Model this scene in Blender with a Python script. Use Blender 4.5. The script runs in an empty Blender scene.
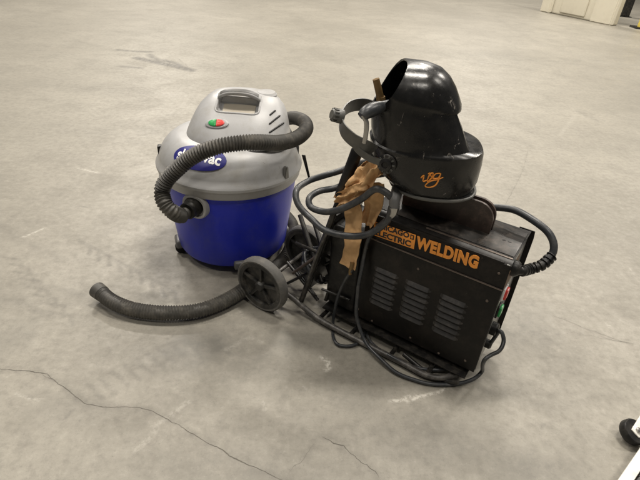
import bpy, bmesh, math, random
import numpy as np
from mathutils import Vector, Matrix, noise
from mathutils.bvhtree import BVHTree
random.seed(7)
sc = bpy.context.scene
COL = sc.collection
R = math.radians

# ------------------------------------------------------------------ materials
def mat(name, base, rough=.5, metal=0., var=.0, vscale=8., bump=0., bscale=60., rvar=0., spec=.5, dust=None, dscale=14., damt=.0, coat=0., chips=None):
    m = bpy.data.materials.new(name); m.use_nodes = True
    nt = m.node_tree; N = nt.nodes; L = nt.links
    b = N['Principled BSDF']
    b.inputs['Base Color'].default_value = (*base, 1)
    b.inputs['Roughness'].default_value = rough
    b.inputs['Metallic'].default_value = metal
    b.inputs['Specular IOR Level'].default_value = spec
    b.inputs['Coat Weight'].default_value = coat
    tc = N.new('ShaderNodeTexCoord')
    col = None
    if var or rvar:
        n = N.new('ShaderNodeTexNoise'); n.inputs['Scale'].default_value = vscale; n.inputs['Detail'].default_value = 8; n.inputs['Roughness'].default_value = .65
        L.new(tc.outputs['Object'], n.inputs['Vector'])
        mx = N.new('ShaderNodeMix'); mx.data_type = 'RGBA'
        mx.inputs[6].default_value = (*[c*(1-var) for c in base], 1); mx.inputs[7].default_value = (*[min(1, c*(1+var)) for c in base], 1)
        L.new(n.outputs['Fac'], mx.inputs[0]); col = mx.outputs[2]
        mr = N.new('ShaderNodeMapRange'); mr.inputs[1].default_value = .3; mr.inputs[2].default_value = .7
        mr.inputs[3].default_value = max(.03, rough-rvar); mr.inputs[4].default_value = min(1, rough+rvar)
        L.new(n.outputs['Fac'], mr.inputs[0]); L.new(mr.outputs[0], b.inputs['Roughness'])
    if dust:
        n2 = N.new('ShaderNodeTexNoise'); n2.inputs['Scale'].default_value = dscale; n2.inputs['Detail'].default_value = 10; n2.inputs['Roughness'].default_value = .75
        L.new(tc.outputs['Object'], n2.inputs['Vector'])
        r2 = N.new('ShaderNodeMapRange'); r2.inputs[1].default_value = .48; r2.inputs[2].default_value = .72; r2.inputs[4].default_value = damt
        L.new(n2.outputs['Fac'], r2.inputs[0])
        m2 = N.new('ShaderNodeMix'); m2.data_type = 'RGBA'
        L.new(r2.outputs[0], m2.inputs[0])
        if col: L.new(col, m2.inputs[6])
        else: m2.inputs[6].default_value = (*base, 1)
        m2.inputs[7].default_value = (*dust, 1); col = m2.outputs[2]
    if chips:
        n4 = N.new('ShaderNodeTexNoise'); n4.inputs['Scale'].default_value = chips[0]; n4.inputs['Detail'].default_value = 6; n4.inputs['Roughness'].default_value = .7; n4.inputs['Distortion'].default_value = .6
        mp4 = N.new('ShaderNodeMapping'); mp4.inputs['Scale'].default_value = (1, 1, .55); mp4.inputs['Rotation'].default_value = (.4, .5, .2)
        L.new(tc.outputs['Object'], mp4.inputs['Vector']); L.new(mp4.outputs[0], n4.inputs['Vector'])
        r4 = N.new('ShaderNodeMapRange'); r4.inputs[1].default_value = chips[1]; r4.inputs[2].default_value = chips[1]+.03; r4.inputs[4].default_value = chips[3]
        L.new(n4.outputs['Fac'], r4.inputs[0])
        m4 = N.new('ShaderNodeMix'); m4.data_type = 'RGBA'; L.new(r4.outputs[0], m4.inputs[0])
        if col: L.new(col, m4.inputs[6])
        else: m4.inputs[6].default_value = (*base, 1)
        m4.inputs[7].default_value = (*chips[2], 1); col = m4.outputs[2]
    if col: L.new(col, b.inputs['Base Color'])
    if bump:
        n3 = N.new('ShaderNodeTexNoise'); n3.inputs['Scale'].default_value = bscale; n3.inputs['Detail'].default_value = 5
        L.new(tc.outputs['Object'], n3.inputs['Vector'])
        bp = N.new('ShaderNodeBump'); bp.inputs['Strength'].default_value = bump; bp.inputs['Distance'].default_value = .002
        L.new(n3.outputs['Fac'], bp.inputs['Height']); L.new(bp.outputs[0], b.inputs['Normal'])
    return m

DUST = (.30, .27, .22)
M = {}
M['blue'] = mat('blue_plastic', (.017, .030, .46), .34, spec=.35, var=.12, vscale=5, bump=.12, bscale=300, dust=(.07, .08, .30), damt=.5, dscale=9, chips=(18, .69, (.10, .11, .34), .4), rvar=.08)
M['grey'] = mat('grey_plastic', (.39, .39, .39), .40, var=.07, vscale=7, bump=.12, bscale=350, dust=(.27, .25, .21), damt=.55, dscale=13, rvar=.1, chips=(40, .665, (.16, .15, .14), .7))
M['greydk'] = mat('dark_grey_plastic', (.12, .12, .118), .4, var=.15, rvar=.1, dust=DUST, damt=.3)
M['pocket'] = mat('pocket_plastic', (.42, .38, .31), .35, var=.2, vscale=20)
M['hose'] = mat('hose_plastic', (.052, .049, .043), .5, var=.25, vscale=12, dust=DUST, damt=.35, dscale=25, rvar=.1)
M['black'] = mat('black_plastic', (.007, .007, .007), .42, spec=.35, var=.3, vscale=20, dust=DUST, damt=.12, dscale=30, rvar=.1)
M['rubber'] = mat('grey_rubber', (.105, .102, .095), .75, var=.25, vscale=30, dust=DUST, damt=.4, dscale=40, bump=.3, bscale=180)
M['cable'] = mat('cable_rubber', (.028, .031, .035), .38, var=.3, vscale=18, dust=(.2, .19, .17), damt=.35, dscale=22, rvar=.1)
M['case'] = mat('black_painted_steel', (.006, .0053, .0048), .42, spec=.28, var=.3, vscale=9, bump=.35, bscale=22, dust=(.06, .047, .036), damt=.35, dscale=10, rvar=.1, chips=(45, .67, (.16, .13, .11), .8))
M['casetop'] = mat('dusty_black_steel', (.016, .0145, .013), .36, var=.3, vscale=14, dust=(.17, .14, .115), damt=.6, dscale=16, rvar=.12)
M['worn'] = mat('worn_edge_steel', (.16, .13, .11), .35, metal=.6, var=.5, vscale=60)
M['louvre'] = mat('lit_louvre_steel', (.020, .0185, .017), .42, var=.3, vscale=30, dust=(.12, .105, .09), damt=.5, dscale=40)  # paler than the case: light on the slats put into the colour
M['handle'] = mat('brown_handle_plastic', (.040, .028, .023), .42, var=.35, vscale=14, dust=(.22, .15, .12), damt=.5, dscale=20)
M['orange'] = mat('orange_ink', (.92, .34, .05), .5, var=.1, vscale=40, dust=(.4, .18, .05), damt=.3, dscale=60)
M['ink'] = mat('black_ink', (.02, .015, .012), .5)
M['frame'] = mat('cart_black_paint', (.009, .0085, .008), .36, var=.3, vscale=20, dust=(.17, .15, .12), damt=.35, dscale=35)
M['rail'] = mat('scuffed_rail_paint', (.045, .042, .038), .38, var=.4, vscale=30, dust=(.3, .28, .25), damt=.6, dscale=40)
M['steel'] = mat('bare_steel', (.42, .41, .39), .32, metal=.9, var=.3, vscale=50, rvar=.12)
M['leather'] = mat('tan_leather', (.68, .42, .20), .85, var=.25, vscale=16, bump=.6, bscale=120, dust=(.26, .13, .065), damt=.55, dscale=18)
M['shell'] = mat('black_glossy_shell', (.0055, .0055, .0055), .29, var=.4, vscale=16, rvar=.15, dust=(.05, .045, .038), damt=.3, dscale=14, bump=.35, bscale=30, chips=(46, .632, (.22, .20, .18), .8))
M['inside'] = mat('black_inner_shell', (.005, .005, .005), .6)
M['hgear'] = mat('grey_headgear_plastic', (.10, .10, .092), .42, var=.3, vscale=20, dust=DUST, damt=.3)
M['brass'] = mat('old_brass', (.20, .125, .05), .42, metal=.5, var=.4, vscale=60, rvar=.1)
M['white'] = mat('white_plastic', (.92, .92, .90), .4)
M['wheelface'] = mat('dark_grey_wheel', (.022, .022, .021), .42, var=.3, vscale=25, dust=DUST, damt=.3, dscale=30)
M['navy'] = mat('navy_label', (.022, .022, .17), .38, var=.1)
M['red'] = mat('red_switch', (.75, .06, .05), .3)
M['green'] = mat('green_switch', (.03, .38, .10), .3)
M['panel'] = mat('worn_control_panel', (.28, .28, .27), .35, metal=.5, var=.5, vscale=40, dust=(.05, .05, .045), damt=.7, dscale=40)
M['cream'] = mat('cream_plastic', (.62, .58, .47), .5, var=.10, vscale=3, dust=(.36, .32, .25), damt=.4, dscale=3)
M['yellow'] = mat('yellow_paint', (.75, .58, .12), .45, var=.1)
M['wpaint'] = mat('white_paint', (.78, .76, .70), .4, var=.1, vscale=20, dust=(.3, .27, .22), damt=.4, dscale=30)
M['patch'] = mat('rust_brown', (.13, .075, .04), .6, var=.5, vscale=50)

# ------------------------------------------------------------------ helpers
def obj(name, bm, m, parent=None, smooth=True, angle=40):
    me = bpy.data.meshes.new(name)
    bmesh.ops.recalc_face_normals(bm, faces=bm.faces)
    if smooth:
        for f in bm.faces: f.smooth = True
        for e in bm.edges:
            if len(e.link_faces) == 2 and e.calc_face_angle(0) > R(angle): e.smooth = False
    bm.to_mesh(me); bm.free()
    o = bpy.data.objects.new(name, me); COL.objects.link(o)
    if isinstance(m, (list, tuple)):
        for x in m: me.materials.append(M[x])
    else: me.materials.append(M[m])
    if parent:
        o.parent = parent
        pm = Matrix.Identity(4); q = parent
        chain = []
        while q: chain.append(q); q = q.parent
        for q in reversed(chain): pm = pm @ q.matrix_basis
        o.matrix_basis = pm.inverted()
    return o
def thing(name, label, cat, loc, group=None, kind=None):
    o = bpy.data.objects.new(name, None); COL.objects.link(o); o.location = loc
    o.empty_display_size = .1
    o['label'] = label; o['category'] = cat
    if group: o['group'] = group
    return o
def tag(o, label, cat, group=None):
    o['label'] = label; o['category'] = cat
    if group: o['group'] = group
    return o
def BM(): return bmesh.new()
def frame_m(o, x, y, z):
    x, y, z = Vector(x), Vector(y), Vector(z)
    m = Matrix((x, y, z)).transposed().to_4x4(); m.translation = Vector(o); return m
def box(bm, lo, hi, mtx=None, bev=0., seg=2, mi=0):
    lo = Vector(lo); hi = Vector(hi)
    t = bmesh.new()
    bmesh.ops.create_cube(t, size=1)
    s = hi-lo; c = (hi+lo)/2
    for v in t.verts: v.co = Vector((v.co.x*s.x+c.x, v.co.y*s.y+c.y, v.co.z*s.z+c.z))
    if bev: bmesh.ops.bevel(t, geom=t.edges[:], offset=bev, segments=seg, affect='EDGES', profile=.6)
    join(bm, t, mtx, mi)
def join(bm, t, mtx=None, mi=0):
    vm = {}
    for v in t.verts:
        vm[v] = bm.verts.new(mtx @ v.co if mtx else v.co)
    for f in t.faces:
        try:
            nf = bm.faces.new([vm[v] for v in f.verts]); nf.material_index = mi
        except ValueError: pass
    t.free()
def catmull(pts, step):
    P = [Vector(p) for p in pts]
    P = [P[0]*2-P[1]]+P+[P[-1]*2-P[-2]]
    out = []
    for i in range(1, len(P)-2):
        p0, p1, p2, p3 = P[i-1:i+3]
        for k in range(24):
            t = k/24
            out.append(.5*((2*p1)+(p2-p0)*t+(2*p0-5*p1+4*p2-p3)*t*t+(3*p1-p0-3*p2+p3)*t**3))
    out.append(P[-2])
    L = [0]
    for a, b in zip(out, out[1:]): L.append(L[-1]+(b-a).length)
    n = max(2, int(L[-1]/step)); res = []; j = 0
    for k in range(n+1):
        s = L[-1]*k/n
        while j < len(L)-2 and L[j+1] < s: j += 1
        d = L[j+1]-L[j]
        res.append(out[j].lerp(out[j+1], 0 if d == 0 else min(1, (s-L[j])/d)))
    return res
def tube(bm, pts, rad, seg=14, step=.008, curve=True, cap=True, wob=0., mi=0):
    P = catmull(pts, step) if curve else [Vector(p) for p in pts]
    n = len(P); L = 0; up = None; rings = []
    if wob:
        for i, p in enumerate(P):
            P[i] = p+Vector((noise.noise(p*14), noise.noise(p*14+Vector((9, 3, 1))), .5*noise.noise(p*14+Vector((3, 8, 5)))))*wob
    for i, p in enumerate(P):
        t = (P[min(i+1, n-1)]-P[max(i-1, 0)]).normalized()
        if up is None:
            up = Vector((0, 0, 1)) if abs(t.z) < .9 else Vector((1, 0, 0))
        a = (up-t*up.dot(t)).normalized(); up = a; b = t.cross(a)
        if i: L += (p-P[i-1]).length
        r = rad(L, i/(n-1)) if callable(rad) else rad
        rings.append([bm.verts.new(p+a*(math.cos(2*math.pi*k/seg)*r)+b*(math.sin(2*math.pi*k/seg)*r)) for k in range(seg)])
    for A, B in zip(rings, rings[1:]):
        for k in range(seg):
            f = bm.faces.new((A[k], A[(k+1) % seg], B[(k+1) % seg], B[k])); f.material_index = mi
    if cap:
        for rg in (rings[0][::-1], rings[-1]):
            f = bm.faces.new(rg); f.material_index = mi
    return P
def bar(bm, a, b, r, seg=12): tube(bm, [a, b], r, seg, curve=False)
def lathe(bm, prof, mtx=None, seg=64, closed=False):
    rings = []
    for r, z in prof:
        rings.append([bm.verts.new(((mtx or Matrix()) @ Vector((r*math.cos(2*math.pi*k/seg), r*math.sin(2*math.pi*k/seg), z)))) for k in range(seg)])
    pairs = list(zip(rings, rings[1:]))
    if closed: pairs.append((rings[-1], rings[0]))
    for A, B in pairs:
        for k in range(seg): bm.faces.new((A[k], A[(k+1) % seg], B[(k+1) % seg], B[k]))
    if not closed:
        bm.faces.new(rings[0][::-1]); bm.faces.new(rings[-1])
def loft(bm, rings, cap=True):
    rs = [[bm.verts.new(p) for p in r] for r in rings]
    n = len(rs[0])
    for A, B in zip(rs, rs[1:]):
        for k in range(n): bm.faces.new((A[k], A[(k+1) % n], B[(k+1) % n], B[k]))
    if cap: bm.faces.new(rs[0][::-1]); bm.faces.new(rs[-1])
def sup(cx, cy, z, a, b, e=2.3, n=72, rot=0., zf=None):
    out = []
    for k in range(n):
        t = 2*math.pi*k/n; c_, s_ = math.cos(t), math.sin(t)
        x = a*math.copysign(abs(c_)**(2/e), c_); y = b*math.copysign(abs(s_)**(2/e), s_)
        X = cx+x*math.cos(rot)-y*math.sin(rot); Y = cy+x*math.sin(rot)+y*math.cos(rot)
        out.append(Vector((X, Y, z+(zf(x, y) if zf else 0))))
    return out
def prism(bm, poly, y0, y1, mtx=None, bev=0.):
    """poly in local xz, extruded over local y"""
    t = bmesh.new()
    A = [t.verts.new((x, y0, z)) for x, z in poly]; B = [t.verts.new((x, y1, z)) for x, z in poly]
    n = len(poly)
    t.faces.new(A); t.faces.new(B[::-1])
    for k in range(n): t.faces.new((A[k], B[k], B[(k+1) % n], A[(k+1) % n]))
    bmesh.ops.recalc_face_normals(t, faces=t.faces)
    if bev: bmesh.ops.bevel(t, geom=t.edges[:], offset=bev, segments=2, affect='EDGES', clamp_overlap=True)
    join(bm, t, mtx)
def text_bm(s, size, mtx, sx=1., off=0., ext=.0006, align='LEFT', shear=0., space=1.):
    cu = bpy.data.curves.new('txt', 'FONT'); cu.body = s; cu.size = size; cu.offset = off; cu.extrude = ext
    cu.align_x = align; cu.align_y = 'CENTER'; cu.shear = shear; cu.space_character = space; cu.resolution_u = 4
    o = bpy.data.objects.new('txt', cu); COL.objects.link(o)
    dg = bpy.context.evaluated_depsgraph_get(); dg.update()
    me = bpy.data.meshes.new_from_object(o.evaluated_get(dg))
    bm = BM(); bm.from_mesh(me)
    bmesh.ops.transform(bm, matrix=mtx @ Matrix.Diagonal((sx, 1, 1, 1)), verts=bm.verts)
    bpy.data.objects.remove(o); bpy.data.curves.remove(cu); bpy.data.meshes.remove(me)
    return bm
def boolean(o, cutter, op='DIFFERENCE'):
    md = o.modifiers.new('b', 'BOOLEAN'); md.object = cutter; md.operation = op; md.solver = 'EXACT'
    dg = bpy.context.evaluated_depsgraph_get(); dg.update()
    me = bpy.data.meshes.new_from_object(o.evaluated_get(dg))
    o.modifiers.clear(); o.data = me
    bpy.data.objects.remove(cutter)
    bm = BM(); bm.from_mesh(me)
    for f in bm.faces: f.smooth = True
    for e in bm.edges: e.smooth = not (len(e.link_faces) == 2 and e.calc_face_angle(0) > R(30))
    bm.to_mesh(me); bm.free()

# ------------------------------------------------------------------ floor
def axis(lo, hi, step, far, grow=1.28):
    a = list(np.arange(lo, hi+1e-6, step)); s = step; x = a[-1]
    while x < far: s *= grow; x += s; a.append(x)
    s = step; x = a[0]; pre = []
    while x > -far: s *= grow; x -= s; pre.append(x)
    return np.array(pre[::-1]+a)
def axis3(segs, lo_far, hi_far):
    a = [segs[0][0]]
    for lo, hi, st in segs: a += list(np.arange(a[-1]+st, hi, st))
    s_ = segs[-1][2]
    while a[-1] < hi_far: s_ *= 1.28; a.append(a[-1]+s_)
    s_ = segs[0][2]; pre = [a[0]]
    while pre[-1] > lo_far: s_ *= 1.28; pre.append(pre[-1]-s_)
    return np.array(pre[1:][::-1]+a)
xs = axis3([(-3.2, -1.15, .016), (-1.15, 1.3, .0048), (1.3, 3.2, .016)], -40, 40)
ys = axis3([(.42, 2.1, .0048), (2.1, 6.5, .018)], -5, 40)
nx, ny = len(xs), len(ys)
X, Y = np.meshgrid(xs, ys)
def dist_poly(pts):
    P = [np.array(p[:2]) for p in pts]; D = np.full(X.shape, 9.)
    for a, b in zip(P, P[1:]):
        d = b-a; L2 = (d*d).sum()+1e-12
        t = np.clip(((X-a[0])*d[0]+(Y-a[1])*d[1])/L2, 0, 1)
        D = np.minimum(D, np.hypot(X-a[0]-t*d[0], Y-a[1]-t*d[1]))
    return D
def jag(pts, amp, seed, n=5):
    rnd = random.Random(seed); out = []
    for a, b in zip(pts, pts[1:]):
        a = Vector(a); b = Vector(b)
        for k in range(n):
            out.append(a.lerp(b, k/n)+Vector((rnd.uniform(-amp, amp), rnd.uniform(-amp, amp), 0)))
    out.append(Vector(pts[-1])); return out
crack = np.zeros(X.shape)
CR = []
def add_crack(pts, w, s, amp, seed):
    global crack
    CR.append((pts, w, s, amp, seed)); w = .012; s *= .28
    D = dist_poly(jag(pts, amp, seed)); crack = np.maximum(crack, s*np.clip(1.3-D/w, 0, 1))
c1 = [(-0.816, 0.819, 0), (-0.738, 0.817, 0), (-0.683, 0.819, 0), (-0.613, 0.781, 0), (-0.532, 0.734, 0), (-0.472, 0.731, 0), (-0.401, 0.735, 0), (-0.37, 0.729, 0), (-0.314, 0.704, 0), (-0.239, 0.668, 0), (-0.168, 0.634, 0), (-0.11, 0.61, 0), (-0.023, 0.576, 0)]  # points here and in later tables were projected from image pixels, then baked
add_crack(c1, .0034, .80, .0022, 3)
add_crack([(-0.69, 0.821, 0), (-0.659, 0.802, 0), (-0.622, 0.789, 0)], .003, .6, .003, 31)
add_crack([(0.041, 0.7, 0), (0.074, 0.682, 0), (0.12, 0.653, 0), (0.172, 0.606, 0)], .0042, .7, .004, 4)
add_crack([(-1.291, 3.761, 0), (-1.323, 4.159, 0), (-1.121, 3.847, 0)], .006, .35, .01, 5)
add_crack([(1.158, 2.665, 0), (1.022, 2.34, 0), (0.824, 1.951, 0)], .0035, .30, .002, 6)
add_crack([(0.748, 1.217, 0), (0.865, 1.146, 0), (1.012, 1.068, 0)], .0035, .35, .004, 8)
add_crack([(-0.035, 0.584, 0), (-0.006, 0.628, 0), (0.032, 0.686, 0)], .0035, .30, .004, 9)
add_crack([(0.766, 1.135, 0), (0.881, 1.113, 0), (0.996, 1.095, 0)], .006, .18, .004, 10)
# dark scuffs and tyre marks
scuff = np.zeros(X.shape)
def add_scuff(pts, w, s, amp=.01, seed=1, soft=1.):
    global scuff
    D = dist_poly(jag(pts, amp, seed, 3)); scuff = np.maximum(scuff, s*np.clip(1.4-D/w, 0, 1)**soft)
rs = random.Random(12)
for a, b, w, s in (((-1.858, 4.277, 0), (-1.589, 4.296, 0), .03, .8), ((-1.607, 4.06, 0), (-1.113, 3.818, 0), .045, .95), ((-1.643, 3.774, 0), (-1.484, 3.762, 0), .03, .6), ((-1.386, 4.064, 0), (-1.091, 3.793, 0), .03, .9), ((-1.553, 4.191, 0), (-1.403, 3.988, 0), .03, .8),
                   ((-2.286, 4.455, 0), (-2.053, 4.371, 0), .02, .2), ((-0.682, 4.305, 0), (-0.285, 4.219, 0), .02, .12), ((1.788, 3.552, 0), (1.863, 3.309, 0), .02, .2), ((2.45, 8.016, 0), (2.416, 6.141, 0), .05, .10), ((-1.184, 1.471, 0), (-0.871, 1.289, 0), .02, .2),
                   ((-0.949, 1.081, 0), (-0.769, 1.025, 0), .012, .3), ((-0.934, 1.161, 0), (-0.672, 1.105, 0), .01, .2), ((1.058, 5.121, 0), (2.091, 4.65, 0), .05, .12)):
    add_scuff([a, b], w, s, .012, rs.random())
# chevron prints of a lift-truck tyre
for i in range(9):
    t = i/8
    p = Vector((-0.811, 1.383, 0)).lerp(Vector((-0.446, 1.171, 0)), t)
    add_scuff([p+Vector((-.06, .035, 0)), p, p+Vector((.02, -.05, 0))], .008, .42, .003, i)
for i in range(8):
    p = Vector((-0.991, 1.262, 0)).lerp(Vector((-0.707, 1.02, 0)), i/7)
    add_scuff([p+Vector((-.07, .02, 0)), p+Vector((0, .01, 0)), p+Vector((.02, -.03, 0))], .007, .36, .003, 40+i)
for i in range(8):
    p = Vector((-0.519, 0.771, 0)).lerp(Vector((-0.361, 0.93, 0)), i/7)
    add_scuff([p+Vector((-.035, .02, 0)), p+Vector((.02, -.02, 0))], .007, .30, .003, 80+i)
add_scuff([(-1.784, 3.928, 0), (-0.626, 2.302, 0)], .1, .06, .02, 3)
# broad oily stains
stain = np.zeros(X.shape)
def blob(c, rx, ry, s, rot=0.):
    global stain
    dx, dy = X-c[0], Y-c[1]; u = dx*math.cos(rot)+dy*math.sin(rot); v = -dx*math.sin(rot)+dy*math.cos(rot)
    stain = np.maximum(stain, s*np.exp(-((u/rx)**2+(v/ry)**2)))
blob((-0.284, 0.957, 0), .16, .10, .8); blob((-0.078, 0.999, 0), .10, .06, .45); blob((-0.818, 0.957, 0), .05, .09, .45); blob((-0.134, 0.599, 0), .2, .05, .35)
blob((0.651, 1.167, 0), .12, .16, .6); blob((0.972, 1.68, 0), .10, .14, .3); blob((-0.744, 1.096, 0), .2, .1, .25); blob((-0.59, 0.726, 0), .08, .05, .3); blob((0.273, 0.708, 0), .2, .07, .4)
blob((0.54, 0.655, 0), .12, .05, .5); blob((0.108, 0.807, 0), .09, .05, .35); blob((-1.085, 2.493, 0), .5, .12, .2, .3); blob((-1.53, 3.148, 0), .5, .1, .18); blob((2.115, 5.263, 0), 1.2, .3, .25)
# pale scrapes; the first ones also carry faint lamp reflections as colour
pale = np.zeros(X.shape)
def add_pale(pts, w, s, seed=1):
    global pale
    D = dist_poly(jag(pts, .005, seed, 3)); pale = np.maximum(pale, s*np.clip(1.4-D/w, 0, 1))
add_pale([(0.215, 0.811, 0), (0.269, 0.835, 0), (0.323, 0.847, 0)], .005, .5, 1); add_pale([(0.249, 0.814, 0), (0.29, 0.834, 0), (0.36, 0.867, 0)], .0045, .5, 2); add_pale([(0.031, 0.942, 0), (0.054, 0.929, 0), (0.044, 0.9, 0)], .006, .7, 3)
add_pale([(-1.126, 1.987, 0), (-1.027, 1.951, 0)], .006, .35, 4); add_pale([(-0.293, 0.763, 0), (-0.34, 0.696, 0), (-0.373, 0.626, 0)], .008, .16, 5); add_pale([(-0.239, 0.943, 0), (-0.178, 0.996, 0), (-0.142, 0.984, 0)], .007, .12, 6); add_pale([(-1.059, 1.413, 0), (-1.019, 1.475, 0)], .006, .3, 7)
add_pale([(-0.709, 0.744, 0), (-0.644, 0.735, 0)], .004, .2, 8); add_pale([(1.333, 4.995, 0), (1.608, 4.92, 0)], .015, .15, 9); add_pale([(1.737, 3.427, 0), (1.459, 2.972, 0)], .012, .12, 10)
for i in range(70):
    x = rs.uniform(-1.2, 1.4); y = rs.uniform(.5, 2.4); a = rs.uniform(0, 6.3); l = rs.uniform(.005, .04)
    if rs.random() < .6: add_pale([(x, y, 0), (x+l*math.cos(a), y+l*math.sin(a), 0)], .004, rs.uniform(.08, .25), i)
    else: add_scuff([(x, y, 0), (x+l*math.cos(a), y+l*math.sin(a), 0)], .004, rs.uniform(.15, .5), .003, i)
cb = bmesh.new()
for pts, w_, s_, amp, seed in CR:
    P_ = jag(catmull(pts, .05), amp*.9, seed, 3); P_ = jag(P_, amp*.35, seed+77, 3); rc = random.Random(seed); prev = None; n_ = len(P_)
    for i, p in enumerate(P_):
        d = (P_[min(i+1, n_-1)]-P_[max(i-1, 0)]); d.z = 0; d.normalize(); nn = Vector((-d.y, d.x, 0))
        ww = w_*.42*s_*(.28+.75*abs(noise.noise(Vector((p.x*9, p.y*9, seed))))*2)*rc.uniform(.7, 1.2)*min(1, (n_-1-i)/6+.05, i/6+.05)
        cur = (cb.verts.new((p.x+nn.x*ww, p.y+nn.y*ww, .0006)), cb.verts.new((p.x-nn.x*ww, p.y-nn.y*ww, .0006)))
        if prev: cb.faces.new((prev[0], prev[1], cur[1], cur[0]))
        prev = cur
M['crackdirt'] = mat('crack_dirt', (.125, .115, .097), .9, var=.5, vscale=40)
crk = obj('floor_cracks', cb, 'crackdirt', smooth=False); crk['kind'] = 'structure'
me = bpy.data.meshes.new('floor')
Z = np.zeros(X.shape)
verts = np.stack([X.ravel(), Y.ravel(), Z.ravel()], 1)
idx = np.arange(nx*ny).reshape(ny, nx)
faces = np.stack([idx[:-1, :-1].ravel(), idx[:-1, 1:].ravel(), idx[1:, 1:].ravel(), idx[1:, :-1].ravel()], 1)
me.vertices.add(len(verts)); me.vertices.foreach_set('co', verts.ravel())
me.loops.add(faces.size); me.loops.foreach_set('vertex_index', faces.ravel().astype(np.int32))
me.polygons.add(len(faces)); me.polygons.foreach_set('loop_start', np.arange(0, faces.size, 4, dtype=np.int32))
me.update(); me.validate()
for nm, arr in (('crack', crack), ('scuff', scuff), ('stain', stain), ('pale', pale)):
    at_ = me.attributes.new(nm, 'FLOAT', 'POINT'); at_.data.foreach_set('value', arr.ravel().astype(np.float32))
floor = bpy.data.objects.new('floor', me); COL.objects.link(floor); floor['kind'] = 'structure'
fm = bpy.data.materials.new('worn_concrete'); fm.use_nodes = True
nt = fm.node_tree; N = nt.nodes; L = nt.links; b = N['Principled BSDF']
tc = N.new('ShaderNodeTexCoord')
def nz(scale, det=6, rough=.6, stretch=None, dist=0.):
    n = N.new('ShaderNodeTexNoise'); n.inputs['Scale'].default_value = scale; n.inputs['Detail'].default_value = det; n.inputs['Roughness'].default_value = rough; n.inputs['Distortion'].default_value = dist
    if stretch:
        mp = N.new('ShaderNodeMapping'); mp.inputs['Scale'].default_value = stretch[0]; mp.inputs['Rotation'].default_value = (0, 0, stretch[1])
        L.new(tc.outputs['Object'], mp.inputs['Vector']); L.new(mp.outputs[0], n.inputs['Vector'])
    else: L.new(tc.outputs['Object'], n.inputs['Vector'])
    return n.outputs['Fac']
def mr(sock, a, b_, c, d):
    n = N.new('ShaderNodeMapRange'); n.inputs[1].default_value = a; n.inputs[2].default_value = b_; n.inputs[3].default_value = c; n.inputs[4].default_value = d
    L.new(sock, n.inputs[0]); return n.outputs[0]
def mth(op, a, b_):
    n = N.new('ShaderNodeMath'); n.operation = op
    for i, v in enumerate((a, b_)):
        if isinstance(v, (int, float)): n.inputs[i].default_value = v
        else: L.new(v, n.inputs[i])
    return n.outputs[0]
def mix(f, a, b_, bt='MIX'):
    n = N.new('ShaderNodeMix'); n.data_type = 'RGBA'; n.blend_type = bt
    if isinstance(f, (int, float)): n.inputs[0].default_value = f
    else: L.new(f, n.inputs[0])
    for i, v in ((6, a), (7, b_)):
        if isinstance(v, tuple): n.inputs[i].default_value = (*v, 1)
        else: L.new(v, n.inputs[i])
    return n.outputs[2]
def attr(nm):
    n = N.new('ShaderNodeAttribute'); n.attribute_name = nm; return n.outputs['Fac']
big = nz(.9, 7, .6); mid = nz(4.5, 8, .65, dist=.4); fine = nz(38, 8, .7); streak = nz(3, 6, .7, ((1, 4, 1), R(25)), .6); speck = nz(210, 4, .7); grit = nz(85, 5, .8)
col = mix(mr(big, .35, .65, 0, 1), (.245, .229, .193), (.315, .295, .250))
col = mix(mr(mid, .45, .70, 0, .55), col, (.185, .173, .145))
col = mix(mr(streak, .52, .75, 0, .22), col, (.175, .16, .13))
patchy = nz(5.5, 12, .78, dist=.25); patch2 = nz(14, 10, .8, ((1, 2.2, 1), R(-35)))
col = mix(mr(patchy, .53, .62, 0, .30), col, (.165, .153, .128)); col = mix(mr(patch2, .55, .63, 0, .30), col, (.155, .145, .12)); col = mix(mr(patch2, .36, .43, .25, 0), col, (.38, .355, .30))
col = mix(mr(mid, .28, .42, .25, 0), col, (.37, .345, .295))
col = mix(mr(fine, .48, .68, 0, .50), col, (.165, .153, .13))
col = mix(mr(fine, .28, .45, .35, 0), col, (.41, .385, .33))
col = mix(mr(speck, .60, .70, 0, .45), col, (.13, .12, .10))
col = mix(mr(grit, .56, .70, 0, .45), col, (.135, .127, .11)); col = mix(mr(grit, .28, .42, .4, 0), col, (.42, .395, .345))
st = mth('MULTIPLY', attr('stain'), mr(nz(7, 8, .7), .36, .60, .15, 1.))
col = mix(mth('MULTIPLY', st, .95), col, (.115, .111, .098))
sf = mth('MULTIPLY', attr('scuff'), mr(nz(30, 8, .75), .36, .58, .30, 1.))
col = mix(sf, col, (.085, .08, .07))
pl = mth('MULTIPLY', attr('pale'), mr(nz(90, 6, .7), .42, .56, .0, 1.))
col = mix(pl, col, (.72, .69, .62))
ck = mth('MULTIPLY', attr('crack'), mr(nz(26, 6, .75), .38, .58, .22, 1.))
col = mix(ck, col, (.045, .04, .034))
L.new(col, b.inputs['Base Color'])
ro = mth('ADD', mr(mid, .3, .7, .42, .58), mr(fine, .3, .7, -.05, .07)); ro = mth('SUBTRACT', ro, mth('MULTIPLY', st, .12))
L.new(ro, b.inputs['Roughness'])
b.inputs['Specular IOR Level'].default_value = .45
bp = N.new('ShaderNodeBump'); bp.inputs['Strength'].default_value = .25; bp.inputs['Distance'].default_value = .002
L.new(mth('ADD', fine, mth('MULTIPLY', speck, .4)), bp.inputs['Height']); L.new(bp.outputs[0], b.inputs['Normal'])
me.materials.append(fm)

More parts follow.
